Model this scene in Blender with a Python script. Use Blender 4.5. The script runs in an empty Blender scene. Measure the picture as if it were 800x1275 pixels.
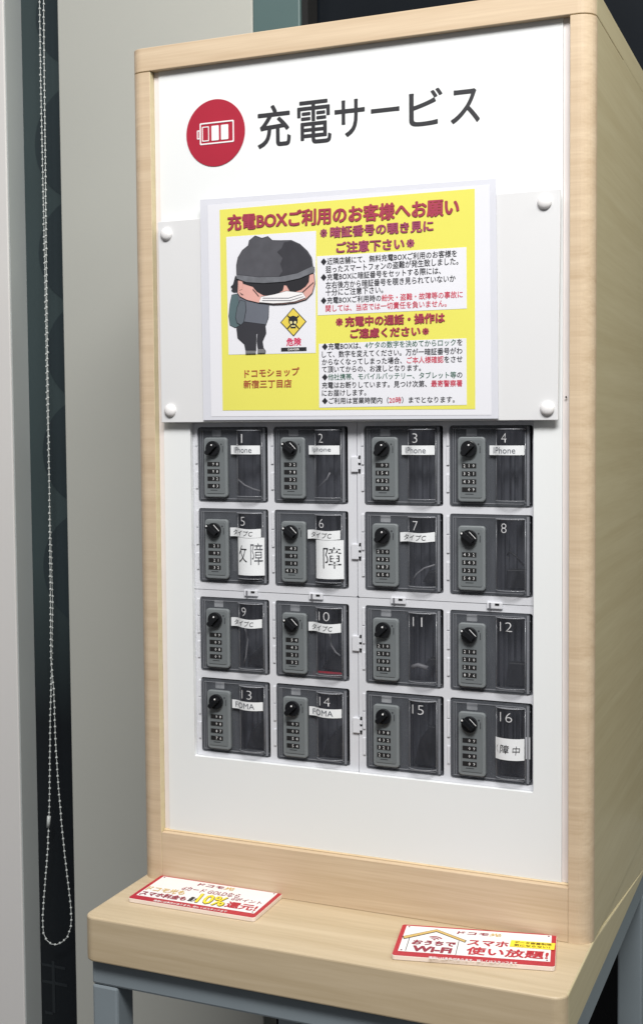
import bpy, bmesh, math, random
from mathutils import Vector, Matrix
from mathutils.geometry import tessellate_polygon
random.seed(4)
S = bpy.context.scene
COL = S.collection
# ------------------------------------------------------------------ camera
cd = bpy.data.cameras.new("camera"); cam = bpy.data.objects.new("camera", cd); COL.objects.link(cam)
S.camera = cam
yaw, pit, rol = 0.376305, -0.050504, -0.006105
fw = Vector((-math.sin(yaw)*math.cos(pit), math.cos(yaw)*math.cos(pit), math.sin(pit)))
rt = Vector((math.cos(yaw), math.sin(yaw), 0)); up = rt.cross(fw)
Rr = rt*math.cos(rol)+up*math.sin(rol); Uu = -rt*math.sin(rol)+up*math.cos(rol)
M = Matrix((Rr, Uu, -fw)).transposed().to_4x4(); M.translation = Vector((0.649123, -1.044207, 0.418718))
cam.matrix_world = M
cd.sensor_fit = 'HORIZONTAL'; cd.sensor_width = 36; cd.lens = 1475.07/800*36
cd.shift_x = -62.08/800; cd.shift_y = -31.22/800
cd.clip_start = .02; cd.clip_end = 60
# ------------------------------------------------------------------ light
W = bpy.data.worlds.new("World"); S.world = W; W.use_nodes = True
W.node_tree.nodes['Background'].inputs[0].default_value = (.96, .97, 1, 1)
W.node_tree.nodes['Background'].inputs[1].default_value = 0.19
def area(name, loc, target, sx, sy, power, col, spread=180):
    l = bpy.data.lights.new(name, 'AREA'); l.shape = 'RECTANGLE'; l.size = sx; l.size_y = sy; l.energy = power; l.color = col; l.spread = math.radians(spread)
    o = bpy.data.objects.new(name, l); COL.objects.link(o); o.location = loc
    o.rotation_euler = (Vector(target)-Vector(loc)).to_track_quat('-Z', 'Y').to_euler(); return o
area("ceiling_and_fill_lamp", (0.8, -1.35, 2.0), (0.25, 0.0, 0.2), 1.4, 0.5, 35, (1, .99, .972), 130)
area("ceiling_and_fill_lamp", (-0.35, -0.9, 2.0), (-0.1, 0.3, 0.4), 0.5, 0.3, 4, (1, .93, .90))
area("ceiling_and_fill_lamp", (1.9, -0.2, 1.7), (0.5, 0.15, 0.4), 0.9, 0.5, 9.5, (.98, 1, .86))  # added fill that brightens and tints the right side panel
S.view_settings.view_transform = 'Standard'; S.view_settings.look = 'None'
S.view_settings.exposure = 0; S.view_settings.gamma = 1
S.cycles.transparent_max_bounces = 24
# ------------------------------------------------------------------ materials
def lin(c): return tuple(((x/255)/12.92 if x/255 <= .04045 else ((x/255+.055)/1.055)**2.4) for x in c)+(1,)
MATS = {}
def mat(name, rgb, rough=.5, spec=.5, alpha=1, noise=.06, nscale=30, bump=0, metal=0, bscale=400, coat=0):
    if name in MATS: return MATS[name]
    m = bpy.data.materials.new(name); m.use_nodes = True; t = m.node_tree; b = t.nodes['Principled BSDF']
    c = lin(rgb); b.inputs['Roughness'].default_value = rough; b.inputs['Specular IOR Level'].default_value = spec
    b.inputs['Metallic'].default_value = metal; b.inputs['Alpha'].default_value = alpha; b.inputs['Coat Weight'].default_value = coat
    tc = t.nodes.new('ShaderNodeTexCoord'); n = t.nodes.new('ShaderNodeTexNoise'); n.inputs['Scale'].default_value = nscale; n.inputs['Detail'].default_value = 4
    r = t.nodes.new('ShaderNodeValToRGB'); e = r.color_ramp.elements; e[0].position = .3; e[1].position = .7
    e[0].color = tuple(x*(1-noise) for x in c[:3])+(1,); e[1].color = tuple(min(1, x*(1+noise)) for x in c[:3])+(1,)
    t.links.new(tc.outputs['Object'], n.inputs['Vector']); t.links.new(n.outputs['Fac'], r.inputs[0]); t.links.new(r.outputs[0], b.inputs['Base Color'])
    if bump:
        n2 = t.nodes.new('ShaderNodeTexNoise'); n2.inputs['Scale'].default_value = bscale; bp = t.nodes.new('ShaderNodeBump')
        bp.inputs['Strength'].default_value = bump; bp.inputs['Distance'].default_value = .0004
        t.links.new(tc.outputs['Object'], n2.inputs['Vector']); t.links.new(n2.outputs['Fac'], bp.inputs['Height']); t.links.new(bp.outputs[0], b.inputs['Normal'])
    MATS[name] = m; return m
def wood(name, sc, light, dark, rough=.42):
    m = bpy.data.materials.new(name); m.use_nodes = True; t = m.node_tree; b = t.nodes['Principled BSDF']
    tc = t.nodes.new('ShaderNodeTexCoord'); mp = t.nodes.new('ShaderNodeMapping'); mp.inputs['Scale'].default_value = sc
    n = t.nodes.new('ShaderNodeTexNoise'); n.inputs['Scale'].default_value = 1; n.inputs['Detail'].default_value = 9; n.inputs['Roughness'].default_value = .62; n.inputs['Distortion'].default_value = .5
    mp2 = t.nodes.new('ShaderNodeMapping'); mp2.inputs['Scale'].default_value = tuple(x*7 for x in sc)
    n2 = t.nodes.new('ShaderNodeTexNoise'); n2.inputs['Scale'].default_value = 1; n2.inputs['Detail'].default_value = 4
    mx = t.nodes.new('ShaderNodeMix'); mx.data_type = 'FLOAT'; mx.inputs[0].default_value = .3
    r = t.nodes.new('ShaderNodeValToRGB'); e = r.color_ramp.elements; e[0].position = .34; e[1].position = .66
    e[0].color = lin(dark); e[1].color = lin(light)
    t.links.new(tc.outputs['Object'], mp.inputs[0]); t.links.new(tc.outputs['Object'], mp2.inputs[0])
    t.links.new(mp.outputs[0], n.inputs['Vector']); t.links.new(mp2.outputs[0], n2.inputs['Vector'])
    t.links.new(n.outputs['Fac'], mx.inputs[2]); t.links.new(n2.outputs['Fac'], mx.inputs[3]); t.links.new(mx.outputs[0], r.inputs[0])
    t.links.new(r.outputs[0], b.inputs['Base Color']); b.inputs['Roughness'].default_value = rough; b.inputs['Specular IOR Level'].default_value = .35
    bp = t.nodes.new('ShaderNodeBump'); bp.inputs['Strength'].default_value = .12; bp.inputs['Distance'].default_value = .0004
    t.links.new(mx.outputs[0], bp.inputs['Height']); t.links.new(bp.outputs[0], b.inputs['Normal'])
    return m
WX = wood('maple_laminate_along_x', (2.2, 45, 75), (217, 196, 168), (195, 171, 141))
WY = wood('maple_laminate_along_y', (60, 2.2, 60), (218, 206, 170), (205, 191, 153))  # greenish light from the surroundings is put into this wood colour
WSH = wood('maple_laminate_shelf', (2.0, 36, 36), (207, 189, 160), (186, 167, 136))
WHITE = mat('white_acrylic_board', (236, 238, 238), .3, .4, noise=.01, nscale=4)
EDGE = mat('frosted_acrylic_edge', (230, 222, 220), .4, noise=.03)
PLATE = mat('white_sign_plate', (223, 223, 224), .35, noise=.012, nscale=5)
INK = mat('dark_grey_print', (48, 48, 52), .5, noise=.03)
CRIM = mat('crimson_print', (172, 36, 58), .45, noise=.03)
PWHITE = mat('white_print', (240, 238, 238), .45, noise=.01)
PAPER = mat('laminated_paper', (232, 232, 238), .28, noise=.015, nscale=8, coat=.25)
FILM = mat('clear_laminate_film', (229, 230, 238), .2, .5, alpha=.85, noise=.01)
YEL = mat('yellow_print', (232, 226, 104), .35, noise=.02, nscale=10, coat=.2)
YWHITE = mat('white_text_box_print', (232, 232, 238), .35, noise=.01)
PUR = mat('plum_title_print', (166, 62, 84), .45, noise=.12, nscale=60)
PUR2 = mat('violet_title_print', (156, 70, 104), .45, noise=.2, nscale=50)
BROWN = mat('rust_print', (176, 88, 62), .45)
RED = mat('red_print', (205, 60, 85), .45)
GREEN = mat('green_print', (74, 112, 98), .45)
BLK = mat('black_print', (42, 42, 48), .45)
FRAME = mat('light_grey_abs_plastic', (216, 217, 222), .42, noise=.02, bump=.05)
SMOKE = mat('smoked_acrylic', (98, 101, 107), .12, .6, alpha=.52, noise=.03)
SMOKE2 = mat('smoked_acrylic_bulge', (84, 86, 94), .07, .7, alpha=.30, noise=.03)
RIM = mat('smoked_acrylic_bright_edge', (150, 152, 158), .15, .6, alpha=.62, noise=.1, nscale=80)
def smudge(m, a0, a1, r0, r1):
    t = m.node_tree; b = t.nodes['Principled BSDF']; tc = t.nodes.new('ShaderNodeTexCoord'); oi = t.nodes.new('ShaderNodeObjectInfo')
    ad = t.nodes.new('ShaderNodeVectorMath'); ad.operation = 'ADD'; mu = t.nodes.new('ShaderNodeVectorMath'); mu.operation = 'SCALE'; mu.inputs['Scale'].default_value = 7.3
    cx_ = t.nodes.new('ShaderNodeCombineXYZ')
    for k in range(3): t.links.new(oi.outputs['Random'], cx_.inputs[k])
    t.links.new(cx_.outputs[0], mu.inputs[0]); t.links.new(tc.outputs['Object'], ad.inputs[0]); t.links.new(mu.outputs[0], ad.inputs[1])
    mp = t.nodes.new('ShaderNodeMapping'); mp.inputs['Scale'].default_value = (70, 70, 22); t.links.new(ad.outputs[0], mp.inputs[0])
    n = t.nodes.new('ShaderNodeTexNoise'); n.inputs['Scale'].default_value = 1; n.inputs['Detail'].default_value = 5; n.inputs['Distortion'].default_value = .8; t.links.new(mp.outputs[0], n.inputs['Vector'])
    for sock, lo, hi in (('Alpha', a0, a1), ('Roughness', r0, r1)):
        q = t.nodes.new('ShaderNodeMapRange'); q.inputs[1].default_value = .3; q.inputs[2].default_value = .7; q.inputs[3].default_value = lo; q.inputs[4].default_value = hi
        t.links.new(n.outputs['Fac'], q.inputs[0]); t.links.new(q.outputs[0], b.inputs[sock])
smudge(SMOKE, .44, .62, .08, .3); smudge(SMOKE2, .16, .46, .05, .22)
TINNER = mat('dark_grey_locker_interior', (100, 102, 108), .6, noise=.05)
TRIB = mat('locker_back_ribs', (72, 74, 81), .5)
LOCK = mat('grey_lock_plastic', (122, 127, 129), .42, noise=.02, bump=.05)
LOCK2 = mat('grey_lock_faceplate', (112, 117, 119), .4, noise=.03)
KNOB = mat('black_knob_plastic', (22, 23, 26), .22, .6, noise=.05)
GAP = mat('black_gap', (14, 14, 16), .8, noise=0)
DIG = mat('off_white_digit', (238, 238, 238), .5, noise=0)
NUM = mat('pale_grey_numeral', (214, 214, 216), .5, noise=.02)
STK = mat('white_label_tape', (232, 234, 236), .45, noise=.02)
REFL = mat('pale_reflection_patch', (236, 238, 242), .4)
NOTE = mat('white_note_paper', (232, 234, 236), .7, noise=.02)
CABLE = mat('pale_grey_cable', (128, 128, 133), .5)
DEV = mat('black_charging_plug', (20, 21, 24), .5)
REDP = mat('red_translucent_band', (176, 44, 62), .35)
STEEL = mat('blue_grey_painted_steel', (134, 144, 150), .38, noise=.04, nscale=12, bump=.08)
PILLAR = mat('pale_grey_painted_pillar', (184, 185, 178), .75, noise=.02, nscale=3, bump=.15, bscale=250)
WALL = mat('white_painted_wall', (228, 226, 224), .7, noise=.01, nscale=3, bump=.1, bscale=250)
RETURN = mat('shaded_window_reveal', (178, 183, 182), .7, noise=.03, nscale=5)  # shade on the white return face is put into this grey
GLASS = mat('dark_night_glass', (22, 26, 31), .12, .35, noise=.15, nscale=6)
FILMT = mat('teal_window_film', (60, 72, 74), .35, .3, noise=.06, nscale=5)
FILMD = mat('darker_teal_film_disc', (46, 56, 60), .35, .3, noise=.05, nscale=5)
TEAL = mat('grey_teal_panel', (84, 106, 106), .4, .4, noise=.05, nscale=4)
BEAD = mat('white_plastic_bead', (205, 210, 208), .35)
LOWW = mat('slate_grey_panel', (120, 128, 132), .6, noise=.03, nscale=5)
FLOOR = mat('grey_floor_tile', (74, 74, 74), .5, noise=.08, nscale=3)
GOLD = mat('pale_gold_print', (214, 182, 112), .4)
YTAG = mat('bright_yellow_tag', (250, 228, 60), .4)
AMB = mat('lemon_numeral_print', (244, 222, 60), .4)
CREAM = mat('pink_white_acrylic_edge', (236, 222, 212), .35)
MAR = mat('maroon_print', (150, 40, 66), .4)
SKIN = mat('skin_tone_print', (222, 170, 160), .45)
HAT = mat('grey_knit_print', (82, 82, 88), .5, noise=.1, nscale=90)
HAT2 = mat('dark_knit_print', (58, 58, 64), .5, noise=.1, nscale=90)
BAND = mat('knit_band_print', (112, 114, 120), .5, noise=.15, nscale=160)
JACK = mat('blue_grey_jacket_print', (104, 108, 118), .5)
PACK = mat('green_grey_backpack_print', (88, 108, 112), .5)
TROU = mat('charcoal_trouser_print', (54, 54, 60), .5)
# ------------------------------------------------------------------ helpers
def tag(o, label=None, cat=None, group=None, kind=None):
    if label: o['label'] = label
    if cat: o['category'] = cat
    if group: o['group'] = group
    if kind: o['kind'] = kind
    return o
def empty(name, loc, label, cat, group=None):
    o = bpy.data.objects.new(name, None); o.empty_display_size = .02; COL.objects.link(o); o.location = loc
    return tag(o, label, cat, group)
def link(name, me, m=None, parent=None, loc=(0, 0, 0)):
    o = bpy.data.objects.new(name, me); COL.objects.link(o)
    if m is not None and len(me.materials) == 0: me.materials.append(m)
    if parent is not None: o.parent = parent
    o.location = loc; return o
class MB:
    """collects geometry; v = verts, f = faces, mi = material slots"""
    def __init__(s): s.v = []; s.f = []; s.mi = []; s.sm = []
    def add(s, vs, fs, mi=0, smooth=False):
        k = len(s.v); s.v += [tuple(x) for x in vs]
        for f in fs: s.f.append(tuple(i+k for i in f)); s.mi.append(mi); s.sm.append(smooth)
        return s
    def box(s, x0, x1, y0, y1, z0, z1, mi=0):
        vs = [(x, y, z) for x in (x0, x1) for y in (y0, y1) for z in (z0, z1)]
        return s.add(vs, [(0, 1, 3, 2), (4, 6, 7, 5), (0, 4, 5, 1), (2, 3, 7, 6), (0, 2, 6, 4), (1, 5, 7, 3)], mi)
    def prism(s, pts, a, b, axis='y', mi=0, cap=True):
        """pts = 2D outline; axis = extrusion axis ('y': pts are x,z; 'z': pts are x,y; 'x': y,z)"""
        def P(p, h): return {'y': (p[0], h, p[1]), 'z': (p[0], p[1], h), 'x': (h, p[0], p[1])}[axis]
        n = len(pts); vs = [P(p, a) for p in pts]+[P(p, b) for p in pts]
        fs = [(i, (i+1) % n, n+(i+1) % n, n+i) for i in range(n)]
        if cap: fs += [tuple(range(n))[::-1], tuple(range(n, 2*n))]
        return s.add(vs, fs, mi)
    def poly(s, pts3, mi=0): return s.add(pts3, [tuple(range(len(pts3)))], mi)
    def tube(s, path, r, n=8, mi=0):
        path = [Vector(p) for p in path]; vs = []; N = len(path)
        for i, p in enumerate(path):
            d = (path[min(i+1, N-1)]-path[max(i-1, 0)]).normalized(); u = d.cross(Vector((0, 1, 0)))
            if u.length < .1: u = d.cross(Vector((1, 0, 0)))
            u.normalize(); w = d.cross(u)
            vs += [p+(u*math.cos(2*math.pi*k/n)+w*math.sin(2*math.pi*k/n))*r for k in range(n)]
        fs = [(i*n+k, i*n+(k+1) % n, (i+1)*n+(k+1) % n, (i+1)*n+k) for i in range(N-1) for k in range(n)]
        fs += [tuple(range(n))[::-1], tuple(range((N-1)*n, N*n))]
        return s.add(vs, fs, mi, True)
    def ball(s, c, r, a=8, b=6, sc=(1, 1, 1), mi=0):
        vs = [(c[0], c[1], c[2]-r*sc[2])]
        for j in range(1, b):
            t = -math.pi/2+math.pi*j/b
            vs += [(c[0]+r*sc[0]*math.cos(t)*math.cos(2*math.pi*k/a), c[1]+r*sc[1]*math.cos(t)*math.sin(2*math.pi*k/a), c[2]+r*sc[2]*math.sin(t)) for k in range(a)]
        vs.append((c[0], c[1], c[2]+r*sc[2])); fs = [(0, 1+(k+1) % a, 1+k) for k in range(a)]
        for j in range(b-2): fs += [(1+j*a+k, 1+j*a+(k+1) % a, 1+(j+1)*a+(k+1) % a, 1+(j+1)*a+k) for k in range(a)]
        L = len(vs)-1; fs += [(L, 1+(b-2)*a+k, 1+(b-2)*a+(k+1) % a) for k in range(a)]
        return s.add(vs, fs, mi, True)
    def mesh(s, name, mats=()):
        me = bpy.data.meshes.new(name); me.from_pydata(s.v, [], s.f)
        for m in mats: me.materials.append(m)
        me.polygons.foreach_set('material_index', s.mi); me.polygons.foreach_set('use_smooth', s.sm)
        b = bmesh.new(); b.from_mesh(me); bmesh.ops.recalc_face_normals(b, faces=b.faces); b.to_mesh(me); b.free()
        return me
    def build(s, name, m, parent=None, bevel=0, loc=(0, 0, 0), seg=2):
        ms = m if isinstance(m, (list, tuple)) else [m]
        o = link(name, s.mesh(name, ms), None, parent, loc)
        if bevel:
            q = o.modifiers.new('bevel', 'BEVEL'); q.width = bevel; q.segments = seg; q.limit_method = 'ANGLE'; q.angle_limit = math.radians(50); q.harden_normals = False
        return o
    pass
def rrect(x0, x1, z0, z1, r, n=5):
    pts = []
    for cx, cz, a in ((x1-r, z1-r, 0), (x0+r, z1-r, 90), (x0+r, z0+r, 180), (x1-r, z0+r, 270)):
        pts += [(cx+r*math.cos(math.radians(a+90*k/n)), cz+r*math.sin(math.radians(a+90*k/n))) for k in range(n+1)]
    return pts
def circle(cx, cz, r, n=32): return [(cx+r*math.cos(2*math.pi*k/n), cz+r*math.sin(2*math.pi*k/n)) for k in range(n)]
def plate_mesh(name, outer, holes, y0, y1, mats):
    """a plate in the XZ plane with holes (front at y0, back at y1)"""
    loops = [[Vector((x, 0, z)) for x, z in l] for l in [outer]+holes]
    flat = [p for l in loops for p in l]
    tris = tessellate_polygon(loops)
    n = len(flat); mb = MB()
    vs = [(p.x, y0, p.z) for p in flat]+[(p.x, y1, p.z) for p in flat]
    fs = [tuple(t) for t in tris]+[tuple(i+n for i in t)[::-1] for t in tris]
    k = 0
    for l in loops:
        m = len(l); fs += [(k+i, k+(i+1) % m, n+k+(i+1) % m, n+k+i) for i in range(m)]; k += m
    mb.add(vs, fs); return mb.mesh(name, mats)
_tmp = []
def text_mesh(segs, bold=0., res=2, space=1.0, shear=0.):
    """segs = [(string, material)]; returns mesh flat in XY and its bounds"""
    if isinstance(segs, tuple): segs = [segs]
    c = bpy.data.curves.new('lettering', 'FONT'); s = ''.join(a for a, _ in segs); c.body = s
    c.size = 1; c.offset = min(bold, 0); c.resolution_u = res; c.space_character = space; c.shear = shear
    i = 0
    for k, (a, m) in enumerate(segs):
        c.materials.append(m)
        for ch in a: c.body_format[i].material_index = k; i += 1
    o = bpy.data.objects.new('lettering', c); COL.objects.link(o)
    dg = bpy.context.evaluated_depsgraph_get(); me = bpy.data.meshes.new_from_object(o.evaluated_get(dg))
    bpy.data.objects.remove(o); bpy.data.curves.remove(c)
    if bold > .004:      # heavier strokes: the glyphs again, nudged round a small circle
        b = bmesh.new(); b.from_mesh(me); n = 8 if bold > .025 else (5 if bold > .012 else 4)
        base = b.verts[:]+b.edges[:]+b.faces[:]
        for k in range(n):
            r = bmesh.ops.duplicate(b, geom=base); a = 2*math.pi*(k+.5)/n
            for v in r['geom']:
                if isinstance(v, bmesh.types.BMVert): v.co += Vector((math.cos(a)*bold, math.sin(a)*bold, -.0006*(k+1)))
        b.to_mesh(me); b.free()
    xs = [v.co.x for v in me.vertices]; ys = [v.co.y for v in me.vertices]
    return me, (min(xs), min(ys), max(xs), max(ys))
def lettering(segs, BL, BR, TL, parent, name='lettering', fn=None, off=Vector((0, 0, 0)), **kw):
    """flat printed words whose box runs from BL to BR and up to TL (3-D points)"""
    me, (x0, y0, x1, y1) = text_mesh(segs, **kw)
    BL, BR, TL = Vector(BL), Vector(BR), Vector(TL); nrm = (BR-BL).cross(TL-BL).normalized(); hgt = .012
    for v in me.vertices:
        s = (v.co.x-x0)/(x1-x0); t = (v.co.y-y0)/(y1-y0)
        P = BL+(BR-BL)*s+(TL-BL)*t; P = (fn(P) if fn else P)+nrm*(v.co.z*hgt)
        v.co = P-off
    b = bmesh.new(); b.from_mesh(me)
    bmesh.ops.recalc_face_normals(b, faces=b.faces); b.to_mesh(me); b.free()
    return link(name, me, None, parent)
def p3(l, y): return [Vector((a, y, b)) for a, b in l]
def pz(l, z): return [Vector((a, b, z)) for a, b in l]
XL, XR, H, HB, CT, ST, D, WI = -.0244, .4467, .7778, .0504, .0233, .044, .1058, .4255
DEP = .345; RB = .0068     # cabinet depth, recess of the white board
ZS = -HB                   # shelf top
# ------------------------------------------------------------------ setting
def struct(name, mb, m, label=None, bevel=0):
    o = mb.build(name, m, None, bevel); o['kind'] = 'structure'; return o
struct('floor', MB().box(-6, 6, -6, 2, -1.10, -1.0), FLOOR)
struct('pillar', MB().box(-.373, -.069, .362, .62, -1.0, 1.75), PILLAR, bevel=.002)
struct('wall', MB().box(-1.6, -.465, .362, .60, -1.0, 1.75), WALL, bevel=.0015)
struct('window_reveal', MB().box(-.4648, -.4628, .364, .41, -1.0, 1.75), RETURN)
g = MB().box(-.4628, 2.2, .402, .410, -1.0, 1.75); struct('window_glass', g, GLASS)
def film():
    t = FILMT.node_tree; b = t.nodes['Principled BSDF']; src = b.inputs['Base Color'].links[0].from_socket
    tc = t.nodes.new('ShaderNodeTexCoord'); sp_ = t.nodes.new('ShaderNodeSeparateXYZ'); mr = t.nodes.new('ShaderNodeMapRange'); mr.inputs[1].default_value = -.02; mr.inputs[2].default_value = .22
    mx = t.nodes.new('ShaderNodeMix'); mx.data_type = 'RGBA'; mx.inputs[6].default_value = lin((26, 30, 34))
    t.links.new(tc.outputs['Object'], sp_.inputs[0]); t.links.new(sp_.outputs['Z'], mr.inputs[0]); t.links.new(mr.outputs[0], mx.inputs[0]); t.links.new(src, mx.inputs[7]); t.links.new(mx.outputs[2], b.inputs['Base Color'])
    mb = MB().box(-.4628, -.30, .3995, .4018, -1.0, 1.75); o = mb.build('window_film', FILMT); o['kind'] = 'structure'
    for i, (cz, r) in enumerate(((1.01, .075), (.83, .085), (.675, .078), (.53, .072), (.385, .078), (.215, .085))):
        d = MB().prism(circle(-.362+.004*(i % 2), cz, r, 40), .3988, .3994).build('film_disc', FILMD, o)
film()
gp = MB()
for x0, x1, z0, z1 in ((-.4600, -.4180, -.3905, -.3865), (-.4600, -.4150, -.4165, -.4120), (-.4420, -.4370, -.4600, -.3800), (-.4560, -.4420, -.4640, -.4600)): gp.box(x0, x1, .3988-(x0 == -.4420)*.0002, .3993-(x0 == -.4420)*.0002, z0, z1)
struct('window_graphic', gp, mat('faint_window_graphic', (36, 41, 45), .4))
struct('window_frame', MB().box(-.069, -.0013, .3625, .3975, .2, 1.75), TEAL, bevel=.002)
struct('window_frame', MB().box(-.0012, .0075, .368, .3975, .2, 1.75), GAP)
struct('low_wall', MB().box(.413, 1.6, .362, .398, -1.0, -.06), LOWW, bevel=.002)
# ------------------------------------------------------------------ bead chain
pth = [(-.4148,1.33),(-.4148,1.0257),(-.4155,.9138),(-.4152,.8124),(-.4148,.6305),(-.4155,.4582),(-.4148,.3424),(-.4139,.2609),(-.4127,.1673),(-.4132,.0849),(-.4183,-.0102),(-.4225,-.1298),(-.4258,-.1782),(-.428,-.2085),(-.4316,-.2391),(-.436,-.276),(-.4389,-.3067),(-.438,-.3272),(-.4325,-.3373),(-.424,-.342),(-.414,-.341),(-.404,-.3352),(-.3953,-.3266),(-.3893,-.3113),(-.3876,-.2954),(-.3891,-.2716),(-.3933,-.2399),(-.398,-.1986),(-.4025,-.1514),(-.4068,-.0923),(-.4097,-.0332),(-.4108,.0378),(-.4118,.085),(-.4105,.1674),(-.4099,.2376),(-.4085,.3425),(-.4078,.4581),(-.4065,.6301),(-.4042,.8114),(-.4034,.9125),(-.4019,1.024),(-.4019,1.33)]
def bead_chain():
    t = empty('bead_chain', (-.413, .375, 1.33), 'long looped white bead chain of a roller blind hanging in front of the dark window', 'bead chain')
    P = [Vector((x, .375+(.004 if i < 9 else (-.004 if i > 31 else 0)), z)) for i, (x, z) in enumerate(pth)]
    O = Vector(t.location); cord = MB().tube([p-O for p in P], .0006, 6); cord.build('cord', BEAD, t)
    mb = MB(); acc = 0; nxt = .003
    for a, b in zip(P, P[1:]):
        L = (b-a).length
        while nxt <= acc+L:
            q = a.lerp(b, (nxt-acc)/L); mb.ball(q-O+Vector((random.uniform(-.00025, .00025), random.uniform(-.0004, .0004), 0)), .0018*random.uniform(.93, 1.06), 8, 6); nxt += .0092*random.uniform(.97, 1.03)
        acc += L
    o = mb.build('beads', BEAD, t); o['kind'] = 'stuff'
    q = Vector((-.4247, .375, -.158))-O
    MB().tube([q+Vector((-.0008, 0, -.0085)), q+Vector((.0008, 0, .0085))], .0026, 12).build('connector', BEAD, t)
bead_chain()
# ------------------------------------------------------------------ steel stand
st = empty('steel_stand', (.21, .12, -1.0), 'blue grey square tube steel stand carrying the wooden kiosk', 'stand')
SO = Vector(st.location)
def sbox(n, x0, x1, y0, y1, z0, z1): MB().box(x0-SO.x, x1-SO.x, y0-SO.y, y1-SO.y, z0-SO.z, z1-SO.z).build(n, STEEL, st, .0025)
tb = .0285; sx0, sx1, sy0, sy1, zt, zb = -.0213, .4455, -.0955, .338, -.0946, -.1215
for x in (sx0, sx1-tb):
    for y in (sy0, sy1-tb): sbox('leg', x, x+tb, y, y+tb, -1.0, zb-.0003)
sbox('front_rail', sx0, sx1-tb-.0002, sy0, sy0+tb, zb, zt); sbox('rear_rail', sx0+tb+.0002, sx1-tb-.0002, sy1-tb, sy1, zb, zt)
sbox('side_rail', sx1-tb, sx1, sy0, sy1, zb, zt); sbox('side_rail', sx0, sx0+tb, sy0+tb+.0002, sy1, zb, zt)
# ------------------------------------------------------------------ kiosk
ki = empty('charging_kiosk', (0, 0, 0), 'light maple wooden charging kiosk with a white front board and a ledge', 'kiosk')
def arc(cx, cy, r, a0, a1, n=8): return [(cx+r*math.cos(math.radians(a0+(a1-a0)*k/n)), cy+r*math.sin(math.radians(a0+(a1-a0)*k/n))) for k in range(n+1)]
RR = .0145
def shade(o):
    for p in o.data.polygons: p.use_smooth = False
    return o
def bevel_where(o, width, cond, seg=3):
    at = o.data.attributes.new('bevel_weight_edge', 'FLOAT', 'EDGE'); V = o.data.vertices
    for e in o.data.edges: at.data[e.index].value = 1.0 if cond(V[e.vertices[0]].co, V[e.vertices[1]].co) else 0.0
    q = o.modifiers.new('bevel', 'BEVEL'); q.width = width; q.segments = seg; q.limit_method = 'WEIGHT'
# right side: front post rounded on its outer edge and running back as the side panel
def side(sign):
    if sign > 0: a, b = WI, XR
    else: a, b = 0, XL
    def outline(y1):
        if sign > 0: return [(a, 0)]+arc(b-RR, RR, RR, -90, 0)+[(b, y1), (b-.018, y1), (b-.018, .03), (a, .03)]
        return [(a, 0), (a, .03), (b+.018, .03), (b+.018, y1), (b, y1)]+arc(b+RR, RR, RR, 180, 270)
    mb = MB().prism(outline(.15), ZS, H-.0009, 'z')
    mb.box(min(b, b-.018*sign), max(b, b-.018*sign), .15, DEP, ZS, H)
    return mb
for sg in (1, -1):
    sd = side(sg).build('side_panel', [WX, WY], ki); bevel_where(sd, .0006, lambda a, b: abs(a.z-b.z) > .1 and max(a.y, b.y) < .001 and min(abs(a.x), abs(a.x-WI)) < .001, 2)
    for p in sd.data.polygons: p.material_index = 0 if (p.center.y < .0148 and abs(p.normal.z) < .5) else 1
# thin horizontal-grained veneer on the right post front
def cap():
    o = [(XL, DEP)]+arc(XL+RR, RR, RR, 180, 270)+arc(XR-RR, RR, RR, -90, 0)+[(XR, DEP)]
    return MB().prism(o, H, H+CT, 'z')
cp = cap().build('top_board', [WX, WY], ki)
for p in cp.data.polygons: p.material_index = 1 if p.normal.x > .99 else 0
def slab():
    o = [(XL, DEP), (XL, .015)]+arc(XL+.012, -D+.012, .012, 180, 270)+arc(XR-.012, -D+.012, .012, -90, 0)+[(XR, .015), (XR, DEP)]
    return MB().prism(o, ZS-ST, ZS-.0001, 'z')
lg = slab().build('ledge', [WSH, WY], ki)
for p in lg.data.polygons: p.material_index = 1 if abs(p.normal.x) > .99 else 0
bevel_where(lg, .0022, lambda a, b: abs(a.z-b.z) < 1e-5 and max(a.y, b.y) < .0152)
MB().box(.0001, WI-.0001, .0002, .03, ZS, 0).build('bottom_rail', WX, ki, .0006)
MB().box(XL+.019, XR-.019, DEP-.006, DEP, ZS, H).build('back_panel', WY, ki)
# white board with the big opening
GL, GR, GB, GT = .0369, .3918, .0819, .4240
bd = link('front_board', plate_mesh('front_board', [(.0062, .002), (.4180, .002), (.4180, H), (.0062, H)], [rrect(GL, GR, GB, GT, .0012, 2)], RB, RB+.005, [WHITE]), None, ki)
MB().box(.0002, .0060, RB+.001, RB+.006, .0022, H-.0002).build('board_edge', EDGE, ki)
MB().box(.4182, WI-.0002, RB+.001, RB+.006, .0022, H-.0002).build('board_edge', EDGE, ki)
MB().box(.0002, WI-.0002, RB-.0005, RB+.006, .0004, .0018).build('board_edge', mat('cream_sealing_strip', (246, 226, 190), .4), ki)
YB = RB-.0002
bg = MB().prism(circle(.0703, .7110, .0328, 64), YB-.0004, YB+.0001).build('badge', CRIM, ki)
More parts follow.
